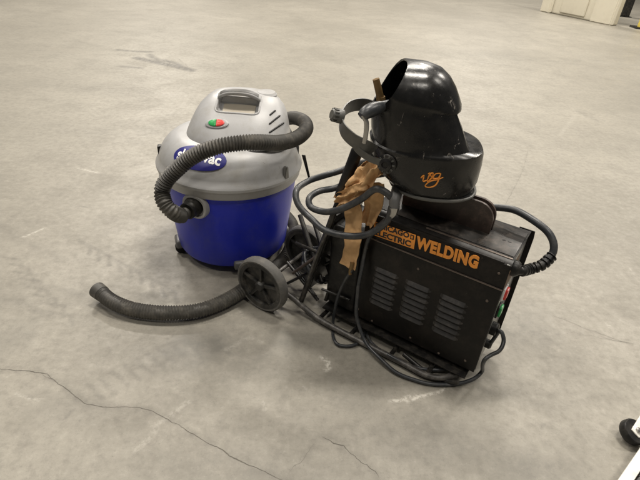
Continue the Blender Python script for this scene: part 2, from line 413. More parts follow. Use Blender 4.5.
# ------------------------------------------------------------------ shop vacuum
VC = Vector((-.316, 1.465, 0))
vac = thing('shop_vacuum', 'blue and grey wet dry shop vacuum on casters with a long corrugated hose', 'vacuum', VC)
VM = Matrix.Translation(VC)
bm = BM()
lathe(bm, [(.165, .030), (.184, .035), (.190, .048), (.198, .12), (.207, .19), (.215, .26), (.2205, .315), (.21, .318)], VM, 96)
drum = obj('drum', bm, 'blue', vac)
bm = BM()
lathe(bm, [(0.2119, 0.304), (0.227, 0.3055), (0.2303, 0.311), (0.2317, 0.328), (0.2355, 0.334), (0.236, 0.342), (0.2327, 0.349), (0.2261, 0.356), (0.2233, 0.366), (0.2176, 0.382), (0.2082, 0.398), (0.195, 0.413), (0.179, 0.425), (0.1554, 0.434), (0.0942, 0.44)], VM, 96)
lid = obj('lid', bm, 'grey', vac, angle=28)
# power head: rounded hump, front shoulder sloping
rings = []
for z, a, b_, cx, cy in ((0.410, 0.164, 0.150, 0.031, 0.008), (0.432, 0.163, 0.149, 0.031, 0.008), (0.449, 0.158, 0.143, 0.032, 0.012), (0.471, 0.151, 0.132, 0.034, 0.020), (0.492, 0.143, 0.118, 0.036, 0.031), (0.511, 0.132, 0.102, 0.037, 0.042), (0.527, 0.116, 0.084, 0.038, 0.053), (0.540, 0.097, 0.064, 0.038, 0.062), (0.546, 0.069, 0.042, 0.038, 0.068), (0.548, 0.020, 0.015, 0.038, 0.070)):
    rings.append(sup(VC.x+cx, VC.y+cy, z, a, b_, 2.45))
bm = BM(); loft(bm, rings)
head = obj('power_head', bm, 'grey', vac, angle=50)
# pocket cut under the carrying handle (see below)
def bvh(o):
    me = o.data; W_ = []
    q = o; m = Matrix()
    while q: m = q.matrix_basis @ m; q = q.parent
    return BVHTree.FromPolygons([m @ v.co for v in me.vertices], [list(p.vertices) for p in me.polygons])
hb = bvh(head); lb = bvh(lid)
CAM = Vector((0, 0, 1.0))
def onto(tree, target, src=CAM):
    d = (Vector(target)-src).normalized(); loc, nrm, i, dist = tree.ray_cast(src, d)
    if loc is None: loc, nrm, i, dist = tree.find_nearest(Vector(target))
    if nrm.dot(src-loc) < 0: nrm = -nrm
    return loc, nrm
def surf_frame(tree, target, right=(1, 0, 0)):
    p, n = onto(tree, target); x = Vector(right); x = (x-n*x.dot(n)).normalized(); y = n.cross(x)
    return frame_m(p, x, y, n)
pkm = surf_frame(hb, (-0.265, 1.36, 0.559), (1, .0, .0))
bm = BM(); box(bm, (-.063, -.034, -.028), (.063, .030, .06), pkm, .014, 3)
cut = obj('cut', bm, 'pocket'); boolean(head, cut)
bm = BM(); rings = []
for x in [-.066+.132*k/24 for k in range(25)]:
    u = x/.066; c0 = pkm @ Vector((x, .030+.004*(1-u*u), .004+.012*(1-u**4)-.006*u*u))
    rings.append([c0+(pkm.to_3x3() @ Vector((0, .011*math.copysign(abs(math.cos(t))**.6, math.cos(t)), .007*math.copysign(abs(math.sin(t))**.6, math.sin(t))))) for t in [2*math.pi*q/16 for q in range(16)]])
loft(bm, rings); ch_ = obj('carrying_handle', bm, 'grey', vac)
bm = BM(); rings = []
for x in [-.060+.120*k/24 for k in range(25)]:
    u = x/.066; c0 = pkm @ Vector((x, .031+.004*(1-u*u), .0105+.012*(1-u**4)-.006*u*u))
    rings.append([c0+(pkm.to_3x3() @ Vector((0, .0075*math.cos(t), .0018*math.sin(t)))) for t in [2*math.pi*q/12 for q in range(12)]])
loft(bm, rings); obj('grip_strip', bm, 'greydk', ch_)
bm = BM(); box(bm, (-.050, -.026, -.0275), (.050, .026, -.024), pkm, .0015); obj('pocket_floor', bm, 'pocket', vac)
bm = BM(); lathe(bm, [(.03, 0), (.034, .010), (.034, .05), (.028, .057), (.01, .059)], Matrix.Translation(Vector((-0.208, 1.54, 0.511))+Vector((0, 0, -.02))), 40)
obj('exhaust_port', bm, 'grey', vac)
hb2 = bvh(head)
# rim round the pocket
rim = []
for k in range(64):
    t = 2*math.pi*k/64; c_, s__ = math.cos(t), math.sin(t)
    x = .0665*math.copysign(abs(c_)**(2/5), c_); y = -.003+.0355*math.copysign(abs(s__)**(2/5), s__)
    q = pkm @ Vector((x, y, .03)); l_, n_, i_, d_ = hb2.ray_cast(q, -(pkm.to_3x3() @ Vector((0, 0, 1))))
    if l_ is None or (l_-(pkm @ Vector((x, y, 0)))).length > .02: l_ = pkm @ Vector((x, y, -.002))
    rim.append(l_)
rim.append(rim[0]); bm = BM(); tube(bm, rim, .0030, 8, curve=False, cap=False); obj('pocket_rim', bm, 'grey', vac)
gk = sup(VC.x+.031, VC.y+.008, .4285, .1655, .1505, 2.45, 96); gk.append(gk[0]); bm = BM(); tube(bm, gk, .0030, 8, curve=False, cap=False); obj('housing_seam', bm, 'black', vac)
# rocker switch
sm = surf_frame(hb, (-0.322, 1.33, 0.506))
bm = BM(); rings = [[sm @ v for v in sup(0, 0, z, .036*g, .017*g, 2, 40)] for z, g in ((-.012, 1), (.002, 1), (.004, .9))]; loft(bm, rings)
sp = obj('switch_plate', bm, 'grey', vac)
for s, mname in ((-1, 'green'), (1, 'red')):
    rings = []
    for z, g in ((.0, 1), (.007, 1), (.0085, .85)):
        r_ = [(s*abs(.024*g*math.cos(t))+s*.0008, .0115*g*math.sin(t)) for t in [math.pi*k/14-math.pi/2 for k in range(15)]]
        rings.append([sm @ Vector((x, y, z)) for x, y in r_])
    bm = BM(); loft(bm, rings); obj('rocker_half', bm, mname, sp)
# vent slots
for i, (a, b_) in enumerate((((-0.182, 1.42, 0.512), (-0.164, 1.42, 0.529)), ((-0.181, 1.4, 0.491), (-0.151, 1.43, 0.511)), ((-0.178, 1.38, 0.472), (-0.138, 1.42, 0.493)))):
    a = Vector(a); b_ = Vector(b_); q_ = [onto(hb, a.lerp(b_, k/8)) for k in range(9)]
    bm = BM(); tube(bm, [p_+n_*.0004 for p_, n_ in q_], lambda l, t: .0028*(1 if .02 < t < .98 else .5), 10, .003)
    obj('vent_slot', bm, 'black', vac)
# badge
def lid_pt(u, v):   # u: angle offset, v: height on lid flank (bands .345-.405)
    pass
bc, bn = onto(lb, (-0.363, 1.26, 0.431))
bx = Vector((1, 0, 0)); bx = (bx-bn*bx.dot(bn)).normalized(); bx = (Matrix.Rotation(R(-11), 3, bn) @ bx); by = bn.cross(bx)
def badge_pt(u, v, h):
    q = bc+bx*u+by*v+bn*.05
    loc, nn, i, d = lb.ray_cast(q, -bn)
    if loc is None: return q-bn*.05
    return loc+bn*h
bm = BM()
A = [[badge_pt(.085*g*math.cos(t), .041*g*math.sin(t), .0022) for t in [2*math.pi*k/48 for k in range(48)]] for g in (1, .8, .6, .4, .2)]
B0 = [p-bn*.004 for p in A[0]]
loft(bm, [B0]+A); badge = obj('name_badge', bm, 'navy', vac)
def wrap_text(s, size, u, v, off, sx, m, par, rot=0):
    t = text_bm(s, size, Matrix.Rotation(rot, 4, 'Z'), sx, off, 0, 'CENTER')
    bmesh.ops.triangulate(t, faces=t.faces)
    bmesh.ops.subdivide_edges(t, edges=t.edges[:], cuts=1)
    for w in t.verts: w.co = badge_pt(w.co.x+u, w.co.y+v, .0032)
    return obj('lettering', t, m, par, smooth=False)
wrap_text('shop\u00b7vac', .047, 0, .0, .0013, .86, 'white', badge)
# latch on the right of the lid and its hanging pull
for (p, rr) in (((-0.123, 1.346, 0.36), .234),):
    a = math.atan2(p[1]-VC.y, p[0]-VC.x)
    m_ = frame_m(VC+Vector((.228*math.cos(a), .228*math.sin(a), .362)), (-math.sin(a), math.cos(a), 0), (math.cos(a), math.sin(a), 0), (0, 0, 1))
    bm = BM(); prism(bm, [(-.012, -.025), (.012, -.025), (.006, .02), (-.004, .022)], -.006, .007, m_, .002); obj('latch', bm, 'greydk', vac)
m_ = frame_m((-0.471, 1.329, 0.454), (1, 0, 0), (0, 1, 0), (0, 0, 1))
for ang, nm in ((R(192), 'latch'), (R(12), 'latch')):
    m_ = frame_m(VC+Vector((.222*math.cos(ang), .222*math.sin(ang), .378)), (-math.sin(ang), math.cos(ang), 0), (math.cos(ang), math.sin(ang), 0), (0, 0, 1))
    bm = BM(); box(bm, (-.010, -.012, -.020), (.010, .004, .010), m_, .003); obj(nm, bm, 'black' if ang > 1 else 'greydk', vac)
m_ = frame_m((-0.066, 1.477, 0.323), (1, 0, 0), (0, 1, 0), (0, 0, 1))
bm = BM(); prism(bm, [(-.016, .045), (-.004, .045), (.018, -.04), (.012, -.044)], -.003, .003, m_, .001); obj('cord_hook', bm, 'black', vac)
# intake port plate
pp = Vector((-0.388, 1.248, 0.272)); a = math.atan2(pp.y-VC.y, pp.x-VC.x)
pd = Vector((math.cos(a), math.sin(a), 0)); pc = VC+pd*.214+Vector((0, 0, pp.z))
pm_ = frame_m(pc, (-math.sin(a), math.cos(a), 0), (0, 0, 1), pd)
bm = BM(); rings = [[pm_ @ v for v in sup(.004, 0, z, .043*g, .040*g, 2.3, 48)] for z, g in ((-.03, 1), (.010, 1), (.016, .93), (.016, .78), (.006, .74))]; loft(bm, rings)
port = obj('intake_port', bm, 'grey', vac)
bm = BM(); lathe(bm, [(.030, 0), (.030, .018), (.026, .024), (.026, .045), (.024, .047)], pm_, 40); obj('port_ring', bm, 'black', port)
# casters
for ang in (R(203), R(290), R(20), R(110)):
    cpos = VC+Vector((.178*math.cos(ang), .178*math.sin(ang), 0)); t = Vector((-math.sin(ang), math.cos(ang), 0))
    bm = BM(); m_ = frame_m(cpos, (math.cos(ang), math.sin(ang), 0), t, (0, 0, 1))
    box(bm, (-.035, -.028, .030), (.026, .028, .062), m_, .01, 3); cs = obj('caster_housing', bm, 'greydk', vac)
    bm = BM(); wm = frame_m(cpos+Vector((math.cos(ang), math.sin(ang), 0))*.006+Vector((0, 0, .0225)), (1, 0, 0), (0, 0, 1), (0, -1, 0))
    wm = frame_m(cpos+Vector((math.cos(ang), math.sin(ang), 0))*.006+Vector((0, 0, .0225)), (math.cos(ang), math.sin(ang), 0), (0, 0, 1), -t*-1)
    lathe(bm, [(.006, -.011), (.0205, -.011), (.0225, -.007), (.0225, .007), (.0205, .011), (.006, .011)], wm, 28); obj('caster_wheel', bm, 'black', cs)
# hose: port -> over the lid -> round the back -> down between vacuum and cart -> floor
hp = [pc+pd*.03, pc+pd*.060+Vector((-.006, -.002, -.006)),
      (-0.422, 1.171, 0.295), (-0.443, 1.173, 0.318), (-0.456, 1.195, 0.343), (-0.445, 1.201, 0.373), (-0.428, 1.205, 0.394), (-0.404, 1.207, 0.418), (-0.376, 1.212, 0.443), (-0.339, 1.215, 0.466), (-0.293, 1.222, 0.483), (-0.245, 1.239, 0.489), (-0.199, 1.261, 0.487), (-0.137, 1.315, 0.47),
      (-0.093, 1.38, 0.463), (-0.071, 1.46, 0.464), (-0.087, 1.54, 0.461), (-0.133, 1.62, 0.44), (-0.204, 1.72, 0.378), (-0.265, 1.78, 0.266), (-0.255, 1.77, 0.12), (-0.172, 1.7, 0.035), (-0.108, 1.58, 0.028), (-0.106, 1.44, 0.02), (-0.136, 1.36, 0.004), (-0.179, 1.24, 0.034), (-0.221, 1.181, 0.031), (-0.256, 1.134, 0.03), (-0.297, 1.094, 0.028), (-0.351, 1.06, 0.028), (-0.434, 1.042, 0.028), (-0.523, 1.045, 0.028), (-0.594, 1.065, 0.034), (-0.642, 1.096, 0.038)]
def corr(r, pitch, amp, plain=0.0, total=[0]):
    def f(Ls, t):
        if Ls < .035: return r*.86
        return r+amp*(.5-abs(((Ls/pitch) % 1)-.5)*2*1.0)
    return f
bm = BM(); tube(bm, hp, corr(.0207, .0080, .0046), 24, .0080/4, cap=False)
hose = obj('hose', bm, 'hose', vac, angle=80)
e = Vector(hp[-1]); d = (e-Vector(hp[-2])).normalized()
bm = BM(); zz = d; xx = zz.orthogonal().normalized(); cm = frame_m(e-d*.005, xx, zz.cross(xx), zz)
lathe(bm, [(.0200, 0), (.0235, 0), (.0240, .006), (.0250, .026), (.0225, .026), (.0205, .022)], cm, 32, closed=True); obj('hose_cuff', bm, 'hose', hose)
e0 = Vector(hp[2])

# ------------------------------------------------------------------ welder
EX = Vector((.852, -.523, 0)).normalized(); EY = Vector((.523, .852, 0)).normalized(); EZ = Vector((0, 0, 1))
WO = Vector((.118, 1.075, .05))
WL, WD, WH = .365, .180, .352
# the case leans back a little off plumb
WMx = frame_m(WO, EX, EY, EZ)
weld = thing('wire_welder', 'black steel wire feed welder with orange lettering and louvred side', 'welder', WO)
def wobj(name, bm, m, par=weld, **k): return obj(name, bm, m, par, **k)
# main cover: near side, bent over the top, far side
bm = BM()
prof = [(0, .012), (-.0, WH-.022), (.004, WH-.010), (.014, WH-.002), (.026, WH), (WD-.02, WH), (WD-.004, WH), (WD, WH-.004), (WD, .0)]
# cross-section in local y,z ; extruded in x ; the near side reaches lower at both ends
def shell_strip(x0, x1, poly, th=.0016):
    t = bmesh.new()
    ins = []
    for i, (y, z) in enumerate(poly):
        a = Vector(poly[max(0, i-1)]); c_ = Vector(poly[min(len(poly)-1, i+1)]); d = (c_-a).normalized(); ins.append((y+d.y*th, z-d.x*th))
    loop = list(poly)+ins[::-1]
    A = [t.verts.new((x0, y, z)) for y, z in loop]; B_ = [t.verts.new((x1, y, z)) for y, z in loop]; n = len(loop)
    for k in range(n): t.faces.new((A[k], A[(k+1) % n], B_[(k+1) % n], B_[k]))
    for k in range(len(poly)-1):
        t.faces.new((A[k], A[k+1], A[n-2-k], A[n-1-k])); t.faces.new((B_[k+1], B_[k], B_[n-1-k], B_[n-2-k]))
    return t
t = shell_strip(-.004, WL, [(y, z) for y, z in prof if z > .0 or y > 0.1]); join(bm, t, WMx)
cover = wobj('case_cover', bm, 'case', angle=30)
bm = BM(); box(bm, (.0, .004, .0), (WL-.016, WD-.003, WH-.006), WMx, .002); wobj('chassis', bm, 'case')
# side door panel below the seam
bm = BM(); box(bm, (-.002, -.0035, .004), (WL-.001, -.0003, .276), WMx, .001)
door = wobj('side_panel', bm, 'case')
bm = BM(); box(bm, (-.002, -.0050, .2765), (WL-.001, -.0004, .2790), WMx, .0008); wobj('panel_seam', bm, 'worn', door)
# louvres
def louvre_bank(x0, z0, n=7, w=.072, pitch=.0185):
    bm = BM()
    for i in range(n):
        z = z0-i*pitch
        t = bmesh.new(); ns = 10; top = []; lip = []
        for k in range(ns+1):
            u = k/ns; x = x0+w*u; e_ = min(1, min(u, 1-u)*7); e_ = math.sin(e_*math.pi/2)
            top.append(t.verts.new((x, -.0034, z+.0105))); lip.append((t.verts.new((x, -.0036-.0075*e_, z+.001)), t.verts.new((x, -.0030, z+.0005))))
        for k in range(ns):
            t.faces.new((top[k], top[k+1], lip[k+1][0], lip[k][0])); t.faces.new((lip[k][0], lip[k+1][0], lip[k+1][1], lip[k][1]))
        join(bm, t, WMx)
    return bm
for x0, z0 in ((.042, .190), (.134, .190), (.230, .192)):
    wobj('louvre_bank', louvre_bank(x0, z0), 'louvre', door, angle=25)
for x, z in ((.012, .245), (.34, .235), (.012, .03), (.335, .03), (.18, .018), (.16, .245), (.06, .012), (.265, .012)):
    bm = BM(); lathe(bm, [(.0036, 0), (.0034, .0016), (.002, .0024)], frame_m(WMx @ Vector((x, -.0034, z)), EX, EZ, -EY), 12); wobj('screw', bm, 'worn', door)
for x, z in ((.03, .325), (.345, .318)):
    bm = BM(); lathe(bm, [(.0034, 0), (.003, .0016), (.002, .002)], frame_m(WMx @ Vector((x, -.001, z)), EX, EZ, -EY), 12); wobj('screw', bm, 'worn', cover)
# lettering on the upper band
SM = frame_m(WMx @ Vector((0, -.0012, 0)), EX, EZ, -EY)
SM2 = SM @ Matrix.Translation((.02, .30, 0)) @ Matrix.Rotation(R(2.6), 4, 'Z') @ Matrix.Translation((-.02, -.2975, 0))
def wt(s, size, x, z, sx, off, m, par, h=.0, space=1.): return wobj('lettering', text_bm(s, size, SM2 @ Matrix.Translation((x, z, h)), sx, off, .0005, space=space), m, par, smooth=False)
wt('WELDING', .044, .143, .3070, .725, .0024, 'orange', cover, space=1.09)
bm = BM(); box(bm, (.022, .2865, -.0002), (.1375, .3275, .0008), SM2, .0004); plate = wobj('name_plate', bm, 'orange', cover)
wt('CHICAGO', .0205, .026, .319, 1.0, .0008, 'ink', plate, .0006)
bm = BM(); box(bm, (.1235, .3120, .0), (.1335, .3250, .0014), SM2, .001); wobj('square_mark', bm, 'ink', plate)
wt('8', .010, .1255, .3185, 1.1, .0004, 'orange', plate, .0015)
wt('ELECTRIC', .0225, .026, .2970, 1.04, .0009, 'ink', plate, .0006)
# top panel with dust, worn front fold with its highlight line set in as a paler strip
bm = BM(); box(bm, (-.002, .030, WH-.0004), (WL-.004, WD-.012, WH+.0016), WMx, .0008); top = wobj('top_panel', bm, 'casetop')
bm = BM(); box(bm, (.15, .0185, WH-.0022), (WL-.004, .0245, WH+.0006), WMx, .0008); wobj('worn_fold_highlight', bm, 'worn', top)
for k in range(2):
    bm = BM(); box(bm, (.318+.013*k, .085, WH+.0012), (.327+.013*k, .089, WH+.0022), WMx, .0004); wobj('top_slot', bm, 'black', top)
# front control face (recessed) and its far flange
bm = BM(); box(bm, (WL-.010, .004, .006), (WL-.003, WD-.002, WH-.008), WMx, .001); face = wobj('control_face', bm, 'panel')
bm = BM(); prism(bm, [(WL-.02, .0), (WL+.010, .01), (WL+.010, WH-.02), (WL+.008, WH+.001), (WL-.03, WH+.001)], WD-.001, WD+.0025, WMx, .0006); wobj('far_flange', bm, 'case')
FM = frame_m(WMx @ Vector((WL-.003, 0, 0)), EY, EZ, EX)
for y, z, m in ((.055, .235, 'red'), (.062, .175, 'green')):
    bm = BM(); box(bm, (y-.016, z-.018, 0), (y+.016, z+.018, .005), FM, .002); sw = wobj('switch', bm, 'white' if m == 'red' else 'black', face)
    bm = BM(); box(bm, (y-.012, z-.014, .004), (y+.012, z+.014, .011), FM @ Matrix.Translation((0, 0, 0)), .003); wobj('rocker', bm, m, sw)
bm = BM(); lathe(bm, [(.018, 0), (.018, .014), (.012, .018)], FM @ Matrix.Translation((.06, .115, 0)), 28); wobj('knob', bm, 'black', face)
bm = BM(); box(bm, (.02, .26, 0), (.12, .315, .002), FM, .001); wobj('spec_label', bm, 'patch', face)
bm = BM(); lathe(bm, [(.020, 0), (.020, .010), (.016, .016)], FM @ Matrix.Translation((.052, .312, 0)), 28); wobj('cable_socket', bm, 'black', face)
bm = BM(); lathe(bm, [(.012, 0), (.012, .012), (.008, .016)], FM @ Matrix.Translation((.06, .06, 0)), 20); wobj('cable_socket', bm, 'black', face)
# carrying handle: channel-shaped arch along the top
def arch(x0, x1, h, y0, y1, rad, bm, inner=0.):
    pts = []
    for cx, a0, a1 in ((x0+rad, 180, 90), (x1-rad, 90, 0)):
        for k in range(9):
            a = R(a0+(a1-a0)*k/8); pts.append((cx+rad*math.cos(a), h-rad+rad*math.sin(a)))
    poly = [(x0, 0)]+pts+[(x1, 0)]
    prism(bm, poly, y0, y1, WMx @ Matrix.Translation((0, 0, WH+.001)), .0)
bm = BM(); arch(.05, .284, .075, .090, .097, .042, bm); arch(.05, .284, .075, .113, .120, .042, bm); arch(.056, .278, .066, .096, .114, .038, bm)
wobj('carrying_handle', bm, 'handle', angle=45)
# gun cable with spiral strain relief looping back over the top
def spiral(r, pitch, amp): return lambda Ls, t: r+amp*(1 if ((Ls/pitch) % 1) < .55 else 0)
s0 = FM @ Vector((.052, .312, .012))
g1 = [s0, s0+EX*.010, (0.501, 0.939, 0.355), (0.529, 0.946, 0.365), (0.552, 0.961, 0.382)]
bm = BM(); tube(bm, g1, spiral(.0098, .0120, .0038), 16, .0016); relief = wobj('strain_relief', bm, 'black', angle=35)
g2 = [(0.544, 0.966, 0.369), (0.556, 0.97, 0.382), (0.555, 0.983, 0.405), (0.541, 1.003, 0.425), (0.514, 1.032, 0.437), (0.479, 1.065, 0.44), (0.431, 1.094, 0.431), (0.383, 1.123, 0.422), (0.333, 1.142, 0.428), (.22, 1.24, .44), (.12, 1.22, .43)]
bm = BM(); tube(bm, g2, .0090, 14, .006, wob=.004); wobj('gun_cable', bm, 'cable')
# ground / power leads
bm = BM()
lead = [FM @ Vector((.06, .06, .01)), (0.48, 0.911, 0.169), (0.484, 0.897, 0.131), (0.453, 0.893, 0.107), (0.418, 0.891, 0.082), (0.439, 0.866, 0.097), (0.433, 0.864, 0.058), (0.404, 0.876, 0.014), (0.359, 0.904, -0.028), (0.299, 0.94, -0.053), (0.247, 0.973, -0.063), (0.193, 1.006, -0.038), (0.15, 1.032, 0.009), (0.123, 1.048, 0.073), (0.115, 1.056, 0.151), (0.119, 1.051, 0.258), (0.123, 1.046, 0.332), (0.136, 1.029, 0.386), (0.167, 1.009, 0.435)]
lead = [FM @ Vector((.06, .06, .01)), (0.471, 0.917, 0.173), (0.48, 0.9, 0.159), (0.47, 0.882, 0.141), (0.452, 0.877, 0.127), (0.437, 0.87, 0.111), (0.462, 0.912, 0.03), (0.435, 0.896, 0.014), (0.379, 0.877, 0.007), (0.302, 0.878, 0.007), (0.237, 0.9, 0.01), (0.19, 0.939, 0.02), (0.152, 0.989, 0.027), (0.126, 1.018, 0.07), (0.116, 1.035, 0.132), (0.117, 1.046, 0.225), (0.121, 1.048, 0.312), (0.133, 1.031, 0.373), (0.163, 1.006, 0.431)]
tube(bm, lead, .0052, 12, .006, wob=.003); wobj('ground_lead', bm, 'cable')
bm = BM(); tube(bm, [(0.159, 1.109, 0.01), (0.156, 1.048, 0.01), (0.177, 0.995, 0.012), (0.223, 0.947, 0.02), (0.285, 0.921, 0.015), (0.353, 0.918, 0.015), (0.403, 0.933, 0.02), (0.444, 0.979, 0.03)], .0048, 10, .006, wob=.003); wobj('trailing_lead', bm, 'cable')
# heavy loops hanging off the handle side
loops = [(0.164, 1.006, 0.458), (0.159, 1.003, 0.421), (0.126, 1.011, 0.382), (0.075, 1.031, 0.35), (0.019, 1.054, 0.345), (-0.033, 1.086, 0.358), (-0.068, 1.119, 0.381), (-0.07, 1.155, 0.404), (-0.046, 1.199, 0.412), (-0.0, 1.206, 0.43), (0.053, 1.209, 0.455), (0.12, 1.18, 0.497)]
bm = BM(); tube(bm, loops, .0088, 14, .006, wob=.010); wobj('heavy_cable', bm, 'cable')
loops = [(0.173, 1.02, 0.465), (0.146, 1.022, 0.488), (0.123, 1.025, 0.49), (0.093, 1.037, 0.457), (0.051, 1.052, 0.417), (0.01, 1.083, 0.384), (-0.028, 1.118, 0.373), (-0.036, 1.146, 0.385), (-0.011, 1.177, 0.395), (0.038, 1.183, 0.409), (0.094, 1.172, 0.446)]
bm = BM(); tube(bm, loops, .0088, 14, .006, wob=.009); wobj('heavy_cable', bm, 'cable')
loops = [(-0.063, 1.209, 0.272), (-0.089, 1.237, 0.281), (-0.115, 1.277, 0.19), (-0.093, 1.275, 0.105), (-0.043, 1.268, 0.087)]
# grey gun neck / taped joint
bm = BM(); tube(bm, [(0.191, 1.112, 0.5), (0.175, 1.04, 0.484), (0.169, 1.014, 0.473), (0.169, 1.004, 0.454)], lambda l, t: .0165-.004*t, 20, .004); jt = wobj('cable_joint', bm, 'greydk', angle=60)
bm = BM(); tube(bm, [(0.168, 1.004, 0.457), (0.168, 1.002, 0.444), (0.163, 1.004, 0.432)], lambda l, t: .0145-.006*t, 6, .004); wobj('hex_fitting', bm, 'steel', jt)

# ------------------------------------------------------------------ cart
cart = thing('welding_cart', 'black two wheeled tube frame cart carrying the welder', 'cart', (-.02, 1.15, 0))
def cobj(name, bm, m='frame', par=cart, **k): return obj(name, bm, m, par, **k)
wc = Vector((-0.162, 1.134, 0.09))
def wheel(c_, lab=None):
    wm = frame_m(c_, EX, EZ, -EY)
    bm = BM(); lathe(bm, [(.078, -.0155), (.084, -.0165), (.0885, -.012), (.090, -.006), (.090, .006), (.0885, .012), (.084, .0165), (.078, .0155)], wm, 56, closed=True)
    w = cobj('wheel', BM_disc(wm), 'wheelface'); obj('tyre', bm, 'rubber', w)
    bm = BM()
    for k in range(5):
        m2 = wm @ Matrix.Rotation(2*math.pi*k/5+.3, 4, 'Z'); box(bm, (.014, -.005, .004), (.066, .005, .013), m2, .002)
    obj('spoke', bm, 'wheelface', w)
    bm = BM(); lathe(bm, [(.016, .0), (.016, .016), (.012, .021), (.004, .022)], wm, 28); obj('hub_cap', bm, 'wheelface', w)
    return w
def BM_disc(wm):
    bm = BM(); lathe(bm, [(.006, -.004), (.064, -.004), (.066, -.015), (.0785, -.0162), (.0785, .0162), (.066, .015), (.064, .004), (.006, .004)], wm, 48); return bm
wheel(wc); wheel(wc+EY*.235)
bm = BM(); bar(bm, wc-EY*-.012, wc+EY*.225, .0065); cobj('axle', bm, 'rail')
ra = WO+EX*-.15-EY*.012; ra.z = .045
def loc(x, y, z): return WO+EX*x+EY*y+Vector((0, 0, z-WO.z))
p_ax = wc+EY*.035
for y in (-.052, .175):
    st_ = wc+EY*(.035 if y < 0 else .20)
    bm = BM(); tube(bm, [Vector((*(st_.xy), .075)), loc(-.19, y, .050), loc(-.10, y, .022), loc(.0, y, .016), loc(.18, y, .016), loc(.26, y, .016), loc(.30, y+(.018 if y < 0 else -.01), .018), loc(.325, y+(.050 if y < 0 else -.03), .018)], .0088, 12, .01); cobj('frame_rail', bm, 'rail')
for x in (-.09, .02, .15, .26):
    bm = BM(); bar(bm, loc(x, -.052, .018), loc(x, .175, .018), .0065); cobj('cross_bar', bm)
bm = BM(); box(bm, (-.10, -.02, -.016), (.35, .175, -.0115), frame_m(WO, EX, EY, EZ), .001); cobj('deck_plate', bm)
for x, y in ((.28, -.034), (.28, .16)):
    bm = BM(); tube(bm, [loc(x-.10, y, .030), loc(x-.03, y, .008), loc(x+.02, y, .008), loc(x+.06, y, .028)], .0065, 10, .01); cobj('foot', bm)
# handle posts
hA0, hA1 = Vector((-0.008, 1.176, -0.038)), Vector((0.069, 1.082, 0.561))
hA0 = loc(-.165, -.045, .030); hA1 = Vector((0.073, 1.103, 0.55))
for dy in (0., .14):
    bm = BM(); bar(bm, hA0+EY*dy+Vector((0, 0, .0)), hA1+EY*dy, .0085); post = cobj('handle_post', bm)
    bm = BM(); up_ = (hA1-hA0).normalized(); tube(bm, [hA1+EY*dy-up_*.135, hA1+EY*dy-up_*.13, hA1+EY*dy+up_*.0, hA1+EY*dy+up_*.006], lambda l, t: .0155 if .01 < t < .99 else .012, 16, curve=False); cobj('foam_grip', bm, 'black', post)
bm = BM(); tube(bm, [(0.017, 1.078, 0.326), (-0.003, 1.096, 0.248), (-0.026, 1.116, 0.132), (-0.039, 1.13, 0.075)], .0042, 10, .01); cobj('brace_rod', bm, 'rail')
bm = BM(); bar(bm, (-0.076, 1.194, 0.095), (0.02, 1.159, 0.215), .005); cobj('brace_rod', bm, 'worn')
bm = BM(); bar(bm, (-0.089, 1.272, 0.08), (0.001, 1.147, 0.049), .004); cobj('brace_rod', bm)
bm = BM(); bar(bm, (0.017, 1.125, 0.096), (0.1, 1.08, 0.1), .004); cobj('brace_rod', bm)
for pa_, pb_, rr_ in (((-0.099, 1.244, 0.099), (0.008, 1.142, 0.038), .0055), ((-0.069, 1.307, 0.239), (0.016, 1.161, 0.094), .0075), ((-0.023, 1.303, 0.22), (0.06, 1.122, 0.091), .0075), ((-0.104, 1.211, 0.031), (0.035, 1.173, 0.163), .0045), ((-0.074, 1.252, 0.169), (0.063, 1.133, 0.194), .005), ((0.032, 1.127, 0.053), (0.064, 1.131, 0.237), .006)):
    bm = BM(); bar(bm, pa_, pb_, rr_); cobj('frame_tube', bm)
# spare cable stowed in a tangle on the cart frame
rk_ = random.Random(5)
for q in range(4):
    c0 = Vector((0.001, 1.217, 0.104))+EX*rk_.uniform(-.02, .02)+Vector((0, 0, rk_.uniform(-.02, .03))); n1 = Vector((rk_.uniform(-.5, .5), rk_.uniform(-1, -.2), rk_.uniform(.1, .6))).normalized(); u1 = n1.orthogonal().normalized(); v1 = n1.cross(u1); r1 = rk_.uniform(.035, .060)
    pts = [c0+u1*(r1*math.cos(t)*rk_.uniform(.85, 1.15))+v1*(r1*math.sin(t)*rk_.uniform(.7, 1.1))+n1*(.006*t/3-.01) for t in [2*math.pi*k/9 for k in range(15)]]
    pts = [Vector((p_.x, p_.y, max(.008, p_.z))) for p_ in pts]
    bm = BM(); tube(bm, pts, .0048, 10, .005); cobj('stowed_cable', bm, 'cable')
# black back plate between the posts
bp0 = hA0.lerp(hA1, .10)+EY*.02; bp1 = hA0.lerp(hA1, .62)+EY*.02; dv = (bp1-bp0); un = dv.normalized(); nn = un.cross(EY).normalized()
bm = BM(); box(bm, (0, 0, -.004), (dv.length, .16, .004), frame_m(bp0, un, EY, nn), .002); cobj('back_plate', bm)
# black box added behind the posts so the gap beside the case stays dark
bm = BM(); box(bm, (-.105, .0, .0), (-.004, .15, .275), frame_m(WO, EX, EY, EZ), .012, 3); cobj('dark_filler_box', bm, 'black')

